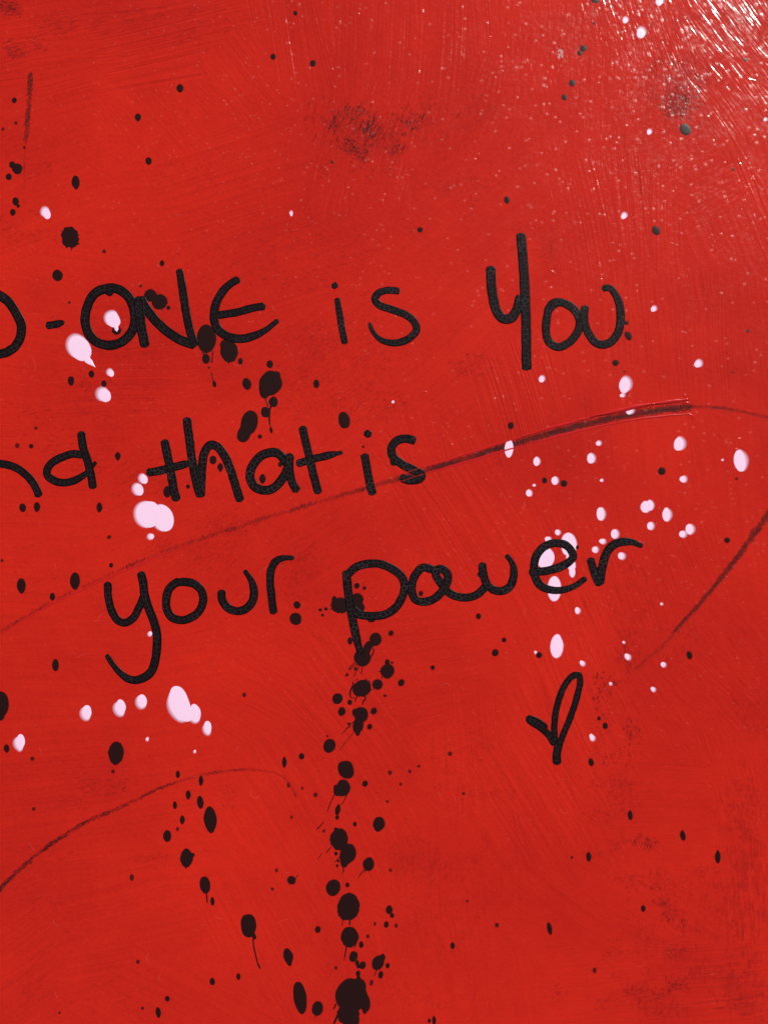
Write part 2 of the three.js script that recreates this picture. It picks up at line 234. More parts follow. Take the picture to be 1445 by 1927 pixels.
// colour and relief textures of the paint film
const toByte = (c) => Math.round(255 * Math.min(1, Math.max(0, c <= 0.0031308 ? 12.92 * c : 1.055 * Math.pow(c, 1 / 2.4) - 0.055)));
const colourMap = new Uint8Array(TW * TH * 4), reliefMap = new Float32Array(TW * TH * 4), roughMap = new Uint8Array(TW * TH * 4);
for (let j = 0; j < TH; j++) for (let i = 0; i < TW; i++) {
  const k = j * TW + i, x = i / SX + X0, y = j / SY + Y0;
  const cloud = 0.55 * noise(x / 210, y / 210, 21) + 0.3 * noise(x / 70, y / 70, 22) + 0.15 * noise(x / 17, y / 17, 23);
  const grain = noise(x / 2.6, y / 2.6, 24) - 0.5;
  const q = Math.min(1, Math.max(0, 0.5 + (cloud - 0.5) * 0.9 + tone[k] * 0.34 + grain * 0.26));
  let r = lerp(0.445, 0.63, q), g = lerp(0.0090, 0.0170, q), b = lerp(0.0022, 0.0036, q);
  const dk = Math.min(0.93, dark[k] * (0.95 + 0.6 * (noise(x / 2, y / 2, 25)))), st = Math.min(0.95, soot[k] * (0.7 + 0.6 * noise(x / 1.7, y / 1.7, 26)));
  r = lerp(r, lerp(0.20, 0.028, sstep(0.5, 0.9, dk)), dk); g = lerp(g, 0.0040, dk); b = lerp(b, 0.0025, dk);
  r = lerp(r, 0.028, st); g = lerp(g, 0.0065, st); b = lerp(b, 0.0045, st);
  const pl = Math.min(0.85, pale[k]);
  r = lerp(r, 0.62, pl); g = lerp(g, 0.45, pl); b = lerp(b, 0.42, pl);
  colourMap[k * 4] = toByte(r); colourMap[k * 4 + 1] = toByte(g); colourMap[k * 4 + 2] = toByte(b); colourMap[k * 4 + 3] = 255;
  const calm = 1 - 0.7 * sstep(1130, 1330, x + (y < 0 ? 0 : -0.35 * y)) * sstep(480, 250, y), h = relief[k] + UM * calm * ((noise(x / 2.6, y / 2.6, 31) - 0.5) * 38 + (noise(x / 6, y / 6, 32) - 0.5) * 52);
  reliefMap[k * 4] = reliefMap[k * 4 + 1] = reliefMap[k * 4 + 2] = h * 1000; reliefMap[k * 4 + 3] = 1;
  const ro = 0.085 + 0.07 * noise(x / 30, y / 30, 33) + 0.10 * (noise(x / 5, y / 5, 34) - 0.5) + 0.06 * st + 0.06 * dk + 0.3 * Math.min(1, matte[k]);
  roughMap[k * 4] = roughMap[k * 4 + 1] = roughMap[k * 4 + 2] = Math.round(255 * ro); roughMap[k * 4 + 3] = 255;
}
function tex(data, w, h, srgb, type = THREE.UnsignedByteType) {
  const t = new THREE.DataTexture(data, w, h, THREE.RGBAFormat, type);
  t.magFilter = t.minFilter = THREE.LinearFilter; t.wrapS = t.wrapT = THREE.RepeatWrapping;
  if (srgb) t.colorSpace = THREE.SRGBColorSpace;
  t.needsUpdate = true; return t;
}
const filmMaterial = new THREE.MeshPhysicalMaterial({
  map: tex(colourMap, TW, TH, true), bumpMap: tex(reliefMap, TW, TH, false, THREE.FloatType), bumpScale: 0.001,
  roughnessMap: tex(roughMap, TW, TH, false), roughness: 1, clearcoat: 0.05, clearcoatRoughness: 0.5,
});

// ------------------------------------------------------------------ ground and panel
const ground = new THREE.Mesh(new THREE.PlaneGeometry(60, 60, 1, 1), (() => {
  const n = 256, d = new Uint8Array(n * n * 4);
  for (let j = 0; j < n; j++) for (let i = 0; i < n; i++) { const g = 0.16 + 0.06 * (noise(i / 3, j / 3, 41) - 0.5) + 0.05 * (hash(i, j, 42) - 0.5); const k = (j * n + i) * 4; d[k] = toByte(g * 1.03); d[k + 1] = toByte(g); d[k + 2] = toByte(g * 0.94); d[k + 3] = 255; }
  const t = tex(d, n, n, true); t.repeat.set(120, 120);
  return new THREE.MeshStandardMaterial({ map: t, roughness: 0.9 });
})());
ground.name = 'ground'; ground.rotation.x = -Math.PI / 2; ground.position.y = -0.001; ground.receiveShadow = true;
ground.userData = { kind: 'structure', label: 'plain grey ground under the red painted panel', category: 'ground' };
scene.add(ground);

const panel = new THREE.Group();
panel.name = 'painted_panel'; panel.rotation.x = -Math.PI / 2;
panel.userData = { label: 'glossy red painted panel with black handwriting, black and pink paint splatter', category: 'painting' };
scene.add(panel);
const px = (x) => (x - CX) * U, py = (y) => (CY - y) * U;

const used = {};
function part(name, geometry, material, parent = panel, label) {
  const m = new THREE.Mesh(geometry, material);
  used[name] = (used[name] ?? -1) + 1;
  m.name = used[name] ? name + '_' + String(used[name]).padStart(3, '0') : name;
  m.castShadow = m.receiveShadow = true;
  if (label) m.userData.label = label;
  parent.add(m); return m;
}
{ // the painted sheet: a displaced front with rounded rims, sides and a back
  const pos = [], uv = [], idx = [], id = (i, j) => j * (GX + 1) + i;
  for (let j = 0; j <= GY; j++) for (let i = 0; i <= GX; i++) {
    const x = i * RSTEP + X0, y = j * RSTEP + Y0, e = Math.min(i, j, GX - i, GY - j), rim = e < 4 ? (1 - Math.sqrt(1 - ((4 - e) / 4) ** 2)) * 0.0025 : 0;
    pos.push(px(x), py(y), TOP + lift[id(i, j)] - rim); uv.push((x - X0) / XS, (y - Y0) / YS);
  }
  for (let j = 0; j < GY; j++) for (let i = 0; i < GX; i++) { const a = id(i, j), b = id(i + 1, j), c = id(i, j + 1), d = id(i + 1, j + 1); idx.push(a, c, b, b, c, d); }
  const rimIds = [];
  for (let i = 0; i < GX; i++) rimIds.push(id(i, 0)); for (let j = 0; j < GY; j++) rimIds.push(id(GX, j)); for (let i = GX; i > 0; i--) rimIds.push(id(i, GY)); for (let j = GY; j > 0; j--) rimIds.push(id(0, j));
  const lo = pos.length / 3;
  for (const r of rimIds) { pos.push(pos[r * 3], pos[r * 3 + 1], 0); uv.push(uv[r * 2], uv[r * 2 + 1]); }
  for (let n = 0; n < rimIds.length; n++) { const m = (n + 1) % rimIds.length; idx.push(rimIds[n], rimIds[m], lo + n, rimIds[m], lo + m, lo + n); }
  const c = pos.length / 3; pos.push(0, 0, 0); uv.push(0.5, 0.5);
  for (let n = 0; n < rimIds.length; n++) idx.push(lo + n, lo + (n + 1) % rimIds.length, c);
  const g = new THREE.BufferGeometry();
  g.setAttribute('position', new THREE.Float32BufferAttribute(pos, 3)); g.setAttribute('uv', new THREE.Float32BufferAttribute(uv, 2)); g.setIndex(idx); g.computeVertexNormals();
  part('painted_board', g, filmMaterial, panel, 'glossy red brushed paint film on a flat board');
}

// ------------------------------------------------------------------ marks of paint
// A ribbon of paint along points (grid units): widths per end, height in grid units, rounded or cut ends
function ribbon(pts, width, height, o = {}) {
  const c = pts.isCurve ? pts : curve(pts), L = c.getLength(), step = o.step ?? 2.4, n = Math.max(4, Math.round(L / step)), w0 = o.w0 ?? 1, w1 = o.w1 ?? 1;
  const seed = Math.round(pts.isCurve ? 77 : pts[0][0] * 13 + pts[0][1] * 7);
  const prof = o.round ? [[-1, 0], [-0.8, 0.6], [-0.4, 0.92], [0, 1], [0.4, 0.92], [0.8, 0.6], [1, 0]] : [[-1, 0], [-0.94, 0.62], [-0.8, 0.98], [-0.55, 0.94], [-0.2, 0.88], [0.2, 0.88], [0.55, 0.94], [0.8, 0.98], [0.94, 0.62], [1, 0]];
  const m = prof.length, pos = [], uv = [], idx = [], cap = o.cap ?? 0.5, ext = width * 0.5 * cap;
  for (let k = 0; k <= n; k++) {
    const d0 = -ext + (L + 2 * ext) * (0.5 - 0.5 * Math.cos(Math.PI * Math.pow(k / n, 1))) * 0.12 + (-ext * 0 + (L + 2 * ext) * (k / n)) * 0.88;
    const s = Math.min(L, Math.max(0, d0)), u = s / L, p = c.getPointAt(u), t = c.getTangentAt(u);
    const over = d0 - s, x = p.x + t.x * over, y = p.y + t.y * over;
    let hw = width / 2 * (u < 0.5 ? lerp(w0, 1, sstep(0, o.t0 ?? 0.3, u)) : lerp(1, w1, sstep(1 - (o.t1 ?? 0.3), 1, u)));
    const ends = Math.min(d0 + ext, L + ext - d0), rr = hw * (o.blunt ?? 0.75);
    if (ends < rr) hw *= Math.sqrt(Math.max(0.02, 1 - (1 - ends / rr) ** 2));
    const a = 1 + (noise(d0 / 9, 1, seed) - 0.5) * 0.10, b = 1 + (noise(d0 / 9, 5, seed) - 0.5) * 0.10, rise = Math.min(1, 0.25 + ends / (hw + 2));
    prof.forEach(([v, h]) => {
      const q = v * hw * (v < 0 ? a : b), X = x - t.y * q, Y = y + t.x * q;
      pos.push(px(X), py(Y), TOP + liftAt(X, Y) + (h === 0 ? -0.00003 : (h * height * rise + (o.z ?? 0)) * U));
      uv.push((d0 + seed * 3) / 256, 0.5 + v * 0.5);
    });
  }
  for (let k = 0; k < n; k++) for (let i = 0; i < m - 1; i++) { const A = k * m + i; idx.push(A, A + 1, A + m, A + 1, A + m + 1, A + m); }
  const g = new THREE.BufferGeometry();
  g.setAttribute('position', new THREE.Float32BufferAttribute(pos, 3)); g.setAttribute('uv', new THREE.Float32BufferAttribute(uv, 2)); g.setIndex(idx); g.computeVertexNormals();
  if (g.attributes.normal.getZ(Math.floor(m / 2) + m) < 0) { g.setIndex(idx.map((_, q) => idx[q % 3 === 1 ? q + 1 : q % 3 === 2 ? q - 1 : q])); g.computeVertexNormals(); }
  return g;
}
// A drop: a low dome with a thin feathered rim (vertex alpha), wider on the outward side of pink drops: lens glow painted in
function dome(x, y, rx, ry, deg = 0, o = {}) {
  const seed = Math.round(x * 31 + y * 17), big = Math.max(rx, ry), n = big > 12 ? 40 : big > 6 ? 28 : 18, a = deg * Math.PI / 180, ca = Math.cos(a), sa = Math.sin(a);
  const thin = o.soft ?? 1.7, lensSmear = o.lensSmear ?? 0, h = Math.min(0.26, 0.02 * Math.min(rx, ry) + 0.1) * (o.high ?? 1), wob = o.wob ?? 0.05;
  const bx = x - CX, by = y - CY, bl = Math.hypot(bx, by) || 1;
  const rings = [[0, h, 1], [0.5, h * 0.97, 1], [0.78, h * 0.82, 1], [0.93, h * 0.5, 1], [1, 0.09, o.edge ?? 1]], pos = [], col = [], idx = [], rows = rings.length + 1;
  for (let r = 0; r < rows; r++) for (let k = 0; k < n; k++) {
    const t = k / n * 2 * Math.PI, ct = Math.cos(t), st = Math.sin(t);
    let rad = 1 + wob * (2 * noise(2 + 1.3 * ct, 2 + 1.3 * st, seed) - 1) * 1.6;
    if (o.tip) rad *= 1 + o.tip * Math.pow(Math.max(0, Math.cos(t - Math.PI / 2)), 6);
    if (o.rough) rad *= 1 + o.rough * (Math.pow(noise(4 + 5 * ct, 4 + 5 * st, seed + 1), 2) * 1.2 - 0.25) * (0.35 + 0.65 * Math.max(0, 0.5 + 0.5 * st));
    const f = r < rings.length ? rings[r][0] : 1, ex = ct * rx * rad * f, ey = st * ry * rad * f;
    let X = x + ex * ca - ey * sa, Y = y + ex * sa + ey * ca;
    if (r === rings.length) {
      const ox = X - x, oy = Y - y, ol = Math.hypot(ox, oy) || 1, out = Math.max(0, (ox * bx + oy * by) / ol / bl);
      const w = thin + lensSmear * Math.pow(out, 0.8); X += ox / ol * w; Y += oy / ol * w;
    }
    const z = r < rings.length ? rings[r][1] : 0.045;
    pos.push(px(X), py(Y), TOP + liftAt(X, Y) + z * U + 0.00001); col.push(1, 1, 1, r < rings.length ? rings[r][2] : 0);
  }
  for (let r = 0; r < rows - 1; r++) for (let k = 0; k < n; k++) { const A = r * n + k, B = r * n + (k + 1) % n, C = A + n, D = B + n; if (r) idx.push(A, B, C); idx.push(B, D, C); }
  const g = new THREE.BufferGeometry();
  g.setAttribute('position', new THREE.Float32BufferAttribute(pos, 3)); g.setAttribute('color', new THREE.Float32BufferAttribute(col, 4)); g.setIndex(idx); g.computeVertexNormals();
  if (g.attributes.normal.getZ(n + 1) < 0) { g.setIndex(idx.map((_, q) => idx[q % 3 === 1 ? q + 1 : q % 3 === 2 ? q - 1 : q])); g.computeVertexNormals(); }
  return g;
}
function thread(pts, w, o = {}) { // a hair-thin run of splashed paint
  const g = ribbon(pts, w, 0.1 + w * 0.035, { round: true, step: 1.8, cap: 0.3, z: 0.04, ...o });
  g.deleteAttribute('uv'); g.setAttribute('color', new THREE.Float32BufferAttribute(new Float32Array(g.attributes.position.count * 4).fill(1), 4)); return g;
}

// black writing: crackled, slightly raised marker paint. v runs across the stroke, u along it
function crackle(strength, seed) {
  const w = 2048, h = 160, mm = 256 / w, vy = 20 / h, d = new Uint8Array(w * h * 4), b = new Float32Array(w * h * 4), cw = 256 / 28, nx = 28, ny = 4;
  for (let j = 0; j < h; j++) for (let i = 0; i < w; i++) {
    const x = i * mm, y = j * vy, gx = Math.floor(x / cw), gy = Math.floor(y / cw);
    let d1 = 99, d2 = 99;
    for (let q = -2; q <= 2; q++) for (let p = -2; p <= 2; p++) {
      const ci = ((gx + p) % nx + nx) % nx, cj = gy + q, X = (gx + p + 0.08 + 0.84 * hash(ci, cj, seed)) * cw, Y = (cj + 0.08 + 0.84 * hash(ci, cj, seed + 1)) * cw * 0.9, e = Math.hypot(x - X, y - Y);
      if (e < d1) { d2 = d1; d1 = e; } else if (e < d2) d2 = e;
    }
    const inside = sstep(1.8, 4.2, Math.min(y, 20 - y) + 1.6 * (noise(x / 6, y / 6, seed + 2) - 0.5)), vary = sstep(0.25, 0.75, noise(x / 20, y / 12, seed + 3)) * 0.6 + 0.4;
    const line = sstep(1.7, 0.6, (d2 - d1)) * inside * vary * strength, k = (j * w + i) * 4, gr = (noise(x / 0.7, y / 0.7, seed + 4) - 0.5);
    const c = 0.0020 + 0.032 * line + 0.002 * gr + 0.003 * inside;  // crack lines painted greyer, as ridges catching the sun
    d[k] = toByte(c * 1.1 + 0.003); d[k + 1] = toByte(c * 0.98); d[k + 2] = toByte(c * 1.05); d[k + 3] = 255;
    b[k] = b[k + 1] = b[k + 2] = 0.012 * line + 0.006 * gr * inside + 0.01 * (noise(x / 3, y / 3, seed + 5) - 0.5); b[k + 3] = 1;
  }
  return new THREE.MeshPhysicalMaterial({ map: tex(d, w, h, true), bumpMap: tex(b, w, h, false, THREE.FloatType), bumpScale: 0.001, roughness: 0.34, specularIntensity: 0.25 });
}
const inkBold = crackle(1, 61), inkFaint = crackle(0.4, 67);

function word(label, ink, letters) {
  const g = new THREE.Group(); used.word = (used.word ?? -1) + 1;
  g.name = used.word ? 'word_' + String(used.word).padStart(3, '0') : 'word'; g.userData.label = label; panel.add(g);
  for (const strokes of letters) part('letter', mergeGeometries(strokes), ink, g);
}
// stroke(tile x, tile y, width, height factor, points in thirds of a grid unit)
let level = 0;
const S = (ox, oy, w, pts, o = {}) => { level = (level + 1) % 5; return ribbon(pts.map(([x, y]) => [ox + x / 2.998, oy + y / 2.998]), w / 2.998 * 1.05, 0.26 + 0.05 * level, { z: 0.3, ...o }); };
const K = (ox, oy) => (w, pts, o) => S(ox, oy, w, pts, o);
let s = K(0, 482);
word('letter O of a word cut off by the left edge', inkFaint, [[s(52, [[-70, 560], [0, 553], [45, 540], [85, 512], [115, 462], [123, 395], [97, 330], [52, 262], [0, 222], [-70, 190], [-150, 230], [-190, 330], [-180, 450], [-130, 530], [-70, 558]])]]);
part('hyphen', s(42, [[270, 392], [315, 385], [356, 374]], { w1: 0.7 }), inkFaint, panel, 'short black hyphen before the word ONE');
word('handwritten word ONE in capitals', inkFaint, [
  [s(52, [[632, 203], [590, 186], [535, 213], [500, 268], [482, 350], [497, 425], [540, 480], [615, 503], [685, 485], [735, 440], [762, 370], [755, 295], [733, 240], [693, 200], [640, 180], [590, 183]])],
  [s(54, [[783, 240], [790, 330], [803, 420], [819, 503]]), s(52, [[795, 240], [830, 300], [880, 365], [945, 425], [1020, 473], [1095, 500]]), s(46, [[1014, 82], [1033, 200], [1053, 330], [1075, 430], [1100, 500]], { w0: 0.85 })],
  [s(48, [[1342, 132], [1290, 165], [1240, 225], [1212, 300], [1212, 370], [1242, 425], [1300, 458], [1380, 464], [1445, 445], [1505, 413], [1562, 367]], { w0: 0.9, w1: 0.6 }), s(44, [[1238, 333], [1330, 318], [1440, 290], [1488, 284]])],
]);
word('end of the word AND, its N cut off by the left edge', inkFaint, [
  [s(44, [[-90, 1190], [-40, 1173], [0, 1170], [70, 1185], [130, 1218], [180, 1267], [207, 1312], [221, 1350]])],
  [s(44, [[470, 1122], [410, 1117], [340, 1140], [292, 1170], [268, 1207], [273, 1240], [310, 1268], [370, 1278], [440, 1257], [500, 1215], [538, 1168]], { w1: 0.5 }), s(46, [[460, 998], [470, 1070], [495, 1150], [514, 1230], [527, 1303]])],
]);
word('handwritten word THAT', inkBold, [
  [s(48, [[930, 1045], [945, 1120], [965, 1220], [983, 1320], [997, 1372]]), s(46, [[838, 1222], [900, 1211], [980, 1190], [1060, 1170], [1102, 1156]], { w1: 0.45 })],
  [s(48, [[1055, 920], [1068, 1020], [1085, 1150], [1105, 1260], [1130, 1350]]), s(48, [[1132, 1350], [1137, 1260], [1143, 1170], [1157, 1102], [1190, 1064], [1235, 1082], [1275, 1142], [1300, 1202], [1322, 1270], [1345, 1345], [1356, 1376]])],
  [s(50, [[1618, 1166], [1566, 1112], [1516, 1110], [1466, 1132], [1426, 1182], [1410, 1240], [1428, 1290], [1476, 1320], [1534, 1314], [1584, 1270], [1622, 1200], [1634, 1128]]), s(46, [[1634, 1122], [1634, 1200], [1646, 1270], [1674, 1322]])],
  [s(46, [[1707, 968], [1725, 1050], [1745, 1130], [1770, 1240], [1795, 1332]]), s(44, [[1682, 1170], [1746, 1150], [1826, 1130], [1924, 1109]], { w1: 0.5 })],
]);
s = K(482, 482);
word('handwritten word IS before the word YOU', inkBold, [
  [s(38, [[457, 243], [469, 320], [484, 410], [500, 488]], { w0: 0.8 }), s(38, [[436, 162], [452, 170]], { step: 1.2 })],
  [s(42, [[800, 196], [740, 193], [690, 210], [670, 240], [690, 273], [760, 300], [840, 330], [892, 372], [905, 415], [875, 455], [820, 483], [760, 489], [700, 470], [658, 425], [641, 385]], { w1: 0.55, w0: 0.95, blunt: 0.4 })],
]);
word('handwritten word IS after the word THAT', inkBold, [
  [s(46, [[612, 1124], [624, 1190], [638, 1270], [657, 1338]], { blunt: 0.5 }), s(40, [[620, 995], [640, 1010]], { step: 1.2 })],
  [s(48, [[890, 1040], [850, 1030], [795, 1042], [763, 1082], [772, 1130], [820, 1172], [890, 1207], [932, 1232], [925, 1253], [870, 1265], [822, 1252]], { blunt: 0.4 })],
]);
s = K(963, 482);
word('handwritten word YOU at the upper right', inkBold, [
  [s(54, [[-120, 68], [-117, 150], [-107, 230], [-87, 308], [-50, 352], [-5, 350], [28, 300], [48, 230]]), s(54, [[50, -118], [60, 0], [70, 150], [78, 320], [80, 480], [82, 632]], { blunt: 0.5 })],
  [s(46, [[215, 300], [222, 272], [265, 260], [320, 278], [365, 322], [383, 372], [368, 430], [320, 488], [260, 513], [213, 488], [192, 430], [196, 350], [214, 288], [255, 262]])],
  [s(46, [[412, 288], [405, 340], [412, 390], [432, 435], [472, 488], [520, 499], [573, 470], [604, 410], [612, 340], [604, 270], [580, 212], [547, 177], [517, 182]], { w1: 0.8 })],
]);
s = K(0, 964);
word('handwritten word YOUR under the word THAT', inkFaint, [
  [s(44, [[610, 402], [612, 470], [630, 550], [665, 608], [705, 624], [750, 600], [785, 540], [812, 475]]), s(48, [[797, 345], [810, 400], [818, 470], [848, 560], [877, 640], [888, 720], [880, 820], [855, 898], [800, 940], [740, 945], [690, 915], [640, 860], [608, 812]], { w1: 0.6 })],
  [s(46, [[1010, 388], [957, 430], [941, 480], [943, 550], [972, 593], [1030, 608], [1090, 588], [1133, 545], [1148, 490], [1134, 437], [1090, 402], [1035, 393], [990, 398]])],
  [s(46, [[1250, 447], [1254, 492], [1282, 535], [1330, 557], [1380, 549], [1420, 510], [1434, 455], [1420, 390], [1386, 335]], { w1: 0.6 })],
  [s(44, [[1650, 257], [1596, 259], [1557, 277], [1532, 320], [1525, 390], [1532, 470], [1544, 565]], { w0: 0.6 })],
]);
s = K(482, 964);
word('handwritten word POWER with a pink splash behind its E', inkBold, [
  [s(48, [[509, 338], [516, 420], [526, 500], [541, 590], [562, 690], [588, 795]], { w1: 0.8, blunt: 0.5 }), s(46, [[520, 350], [560, 312], [620, 292], [690, 291], [760, 316], [815, 357], [836, 410], [823, 480], [780, 543], [720, 579], [650, 585], [585, 578], [548, 548]])],
  [s(46, [[1000, 325], [942, 312], [902, 347], [880, 400], [879, 450], [900, 493], [950, 505], [1000, 490], [1045, 450], [1078, 390], [1078, 348], [1050, 321], [1015, 327], [1012, 350], [1042, 400], [1080, 448], [1130, 474], [1200, 480], [1250, 462], [1295, 415]])],
  [s(46, [[1275, 293], [1281, 350], [1302, 408], [1340, 438], [1390, 443], [1430, 418], [1450, 370], [1452, 330], [1442, 285], [1415, 248]], { w1: 0.6 }), s(30, [[1256, 345], [1272, 356]], { step: 1.2 })],
  [s(46, [[1548, 338], [1634, 331], [1710, 310], [1765, 278], [1785, 252], [1775, 215], [1738, 182], [1680, 174], [1621, 197], [1581, 242], [1566, 300], [1571, 360], [1601, 410], [1661, 438], [1731, 438], [1801, 413], [1852, 376]], { w1: 0.7 })],
  [s(44, [[1884, 265], [1900, 320], [1918, 375], [1935, 405]]), s(48, [[1937, 400], [1950, 310], [1971, 240], [2003, 192], [2052, 169], [2111, 167], [2168, 188]], { w1: 0.6 }), s(46, [[1925, 350], [1935, 395]])],
]);
s = K(963, 964);
part('heart', mergeGeometries([s(56, [[92, 1163], [140, 1190], [186, 1220]], { w0: 0.85, blunt: 1 }), s(40, [[165, 1215], [210, 1260], [240, 1305]]), s(36, [[243, 1295], [238, 1220], [246, 1130], [266, 1050], [300, 972], [340, 926], [374, 918], [384, 955], [369, 1030], [345, 1110], [320, 1180], [290, 1250], [265, 1320]]), s(46, [[262, 1310], [252, 1370], [254, 1415]])]), inkFaint, panel, 'small hand-drawn black heart');

// raised beads of red paint pushed up on both sides of the long dark line, upper right part
const beadMaterial = new THREE.MeshPhysicalMaterial({ color: new THREE.Color(0.53, 0.0085, 0.006), roughness: 0.2 });
const offsetLine = (u0, u1, d0, d1) => { const pts = []; for (let k = 0; k <= 14; k++) { const u = lerp(u0, u1, k / 14), p = lineA.getPointAt(u), t = lineA.getTangentAt(u), d = lerp(d0, d1, k / 14) + 1.4 * (noise(k * 0.9, d0, 71) - 0.5); pts.push([p.x - t.y * d, p.y + t.x * d]); } return pts; };
// each bead is broken into runs that swell and thin, the lower one dips down where the tool was lifted
for (const [u0, u1, d0, d1, w, h] of [[0.62, 0.80, -6, -9, 4.2, 0.7], [0.775, 0.885, -8, -11, 5.6, 1.5], [0.87, 0.955, -11, -13, 10, 2.8], [0.945, 0.999, -13, -14.5, 8.5, 2.4], [0.60, 0.79, 6, 8.5, 4, 0.6], [0.77, 0.90, 8, 11, 4.8, 0.8], [0.885, 0.999, 11, 13, 5.2, 0.9]])
  part('paint_ridge', ribbon(offsetLine(u0, u1, d0, d1), w, h, { round: true, w0: 0.35, w1: 0.5, t0: 0.5, t1: 0.3 }), beadMaterial);
part('paint_ridge', ribbon([[1297, 779], [1302, 783], [1304, 790]], 4, 0.7, { round: true, w1: 0.4, step: 1.5 }), beadMaterial);
part('paint_ridge', ribbon([[1288, 757], [1294, 758], [1298, 761]], 4, 0.7, { round: true, w1: 0.4, step: 1.5 }), beadMaterial);
part('paint_ridge', ribbon(offsetLine(0.05, 0.34, 5, 5), 3.2, 0.45, { round: true, w0: 0.3, w1: 0.3 }), beadMaterial);

const blackPaint = new THREE.MeshPhysicalMaterial({ color: new THREE.Color(0.019, 0.0050, 0.0042), roughness: 0.3, specularIntensity: 0.5, vertexColors: true, transparent: true });
const redBlack = new THREE.MeshPhysicalMaterial({ color: new THREE.Color(0.075, 0.0050, 0.004), roughness: 0.4, specularIntensity: 0.5, vertexColors: true, transparent: true });
const pinkPaint = new THREE.MeshPhysicalMaterial({ color: new THREE.Color(0.97, 0.645, 0.83), roughness: 0.3, vertexColors: true, transparent: true });

let ox = 0, oy = 0;
const at = (x, y) => { ox = x; oy = y; };
const d3 = (x, y, rx, ry = rx, rot = 0, o = {}) => dome(ox + x / 2.998, oy + y / 2.998, rx / 2.998, ry / 2.998, rot, o);
const t3 = (w, pts, o) => thread(pts.map(([x, y]) => [ox + x / 2.998, oy + y / 2.998]), w / 2.998, o);
const B = (x, y, rx, ry, rot, o) => part('black_drop', d3(x, y, rx, ry, rot, o), blackPaint);
const Q = (x, y, rx, ry, rot, o) => part('dark_red_drop', d3(x, y, rx, ry, rot, { edge: 0.75, soft: 1.6, ...o }), redBlack);
const P = (x, y, rx, ry, rot, o) => part('pink_drop', d3(x, y, rx, ry, rot, { lensSmear: Math.min(9, 0.2 * rx + 2.5) * Math.min(1, Math.hypot(ox + x / 3 - 760, oy + y / 3 - 960) / 420), soft: 0.7, ...o }), pinkPaint);  // pink fade grows away from the middle, a painted-in lens smear
const splash = (name, material, label, ...g) => part(name, mergeGeometries(g), material, panel, label);
const tipped = { tip: 0.28 };

at(0, 0);
B(1017, 498, 16, 20); B(780, 662, 14, 19); B(840, 908, 15, 18); B(83, 566, 11, 13); B(429, 1030, 19, 36, -5); B(52, 998, 14, 16); B(90, 1137, 15, 20); B(105, 1162, 7, 7); B(75, 1198, 13, 16);
splash('black_splash', blackPaint, undefined, d3(72, 930, 15, 17), d3(101, 953, 24, 27, 0, { rough: 0.25 }));
splash('black_splash', blackPaint, 'round black splash with a spiky rim near the left edge', d3(398, 1340, 46, 57, 0, { rough: 0.3, wob: 0.07 }), t3(7, [[402, 1390], [405, 1418]], { w1: 0.3 }), t3(6, [[437, 1368], [454, 1376]]), t3(5, [[358, 1305], [347, 1298]]), t3(5, [[436, 1320], [452, 1330]]));
Q(92, 694, 7, 7); Q(19, 728, 6, 7); Q(590, 1418, 8, 9); Q(140, 832, 5, 8); P(265, 1205, 20, 29, -20);
at(482, 0);
B(97, 320, 12, 14); B(320, 357, 13, 16); B(222, 75, 8, 10); B(1413, 1128, 13, 18); B(924, 1296, 12, 12); P(199, 1208, 6, 11); Q(430, 914, 6, 7);  // the one pink drop here is a tiny glint put in as colour
at(963, 0);
B(468, 0, 20, 14); B(403, 272, 17, 16); B(382, 299, 11, 12); B(339, 469, 15, 16); B(295, 549, 13, 14); B(977, 730, 27, 34, -35); B(811, 1300, 18, 25, -25); B(1314, 337, 8, 8); B(464, 131, 5, 5); B(1247, 957, 4, 5);
P(828, 12, 18, 20); P(637, 118, 12, 14); P(724, 190, 22, 25); P(771, 748, 10, 12, 20); P(628, 1221, 12, 15, 25); P(1425, 677, 7, 7);
at(0, 482);
B(325, 108, 26, 30, 0, { rough: 0.12 }); B(916, 40, 11, 13); B(403, 702, 15, 22, 0, { tip: 0.15 }); B(518, 665, 13, 18); B(588, 720, 12, 16); B(1357, 593, 11, 16); B(1393, 720, 22, 31, -8); B(1203, 1150, 16, 22); B(1244, 1190, 13, 20, 0, tipped); B(1062, 1300, 8, 9); B(666, 1127, 13, 19, 0, tipped); B(178, 1072, 9, 10); B(563, 1418, 13, 26); B(130, 1420, 16, 22); B(211, 1415, 15, 24);
Q(100, 1069, 10, 12); Q(205, 970, 7, 6); Q(795, 168, 6, 6); Q(393, 262, 5, 5); Q(1180, 629, 4, 4);
splash('black_splash', blackPaint, 'black double splash beside the N of ONE', d3(902, 258, 40, 42, 20, { rough: 0.2 }), d3(850, 222, 34, 32), t3(6, [[905, 295], [926, 312]], { w1: 0.4 }));
B(951, 291, 8, 9);
splash('black_splash', blackPaint, 'large black drop below the E of ONE with two thin runs', d3(1165, 465, 52, 78), t3(9, [[1150, 535], [1154, 555], [1162, 580]], { w1: 0.8 }), d3(1163, 580, 19, 26), t3(8, [[1201, 530], [1199, 570], [1196, 603]], { w1: 1.2, w0: 0.7 }), t3(5, [[1140, 535], [1143, 560]]));
splash('black_splash', blackPaint, undefined, d3(1292, 538, 47, 58, 0, { rough: 0.16 }), d3(1280, 500, 34, 30));
splash('black_splash', blackPaint, undefined, t3(6, [[1192, 650], [1199, 680], [1207, 710]], { w0: 0.7 }), d3(1211, 722, 8, 16, -12));
splash('black_splash', blackPaint, 'two joined black drops above the word THAT', d3(1406, 940, 45, 66, 10), d3(1378, 1000, 36, 48, 20));
B(945, 1330, 19, 30);
part('black_drop', d3(660, 418, 22, 20, 0, { rough: 0.25, high: 0.5 }), blackPaint);
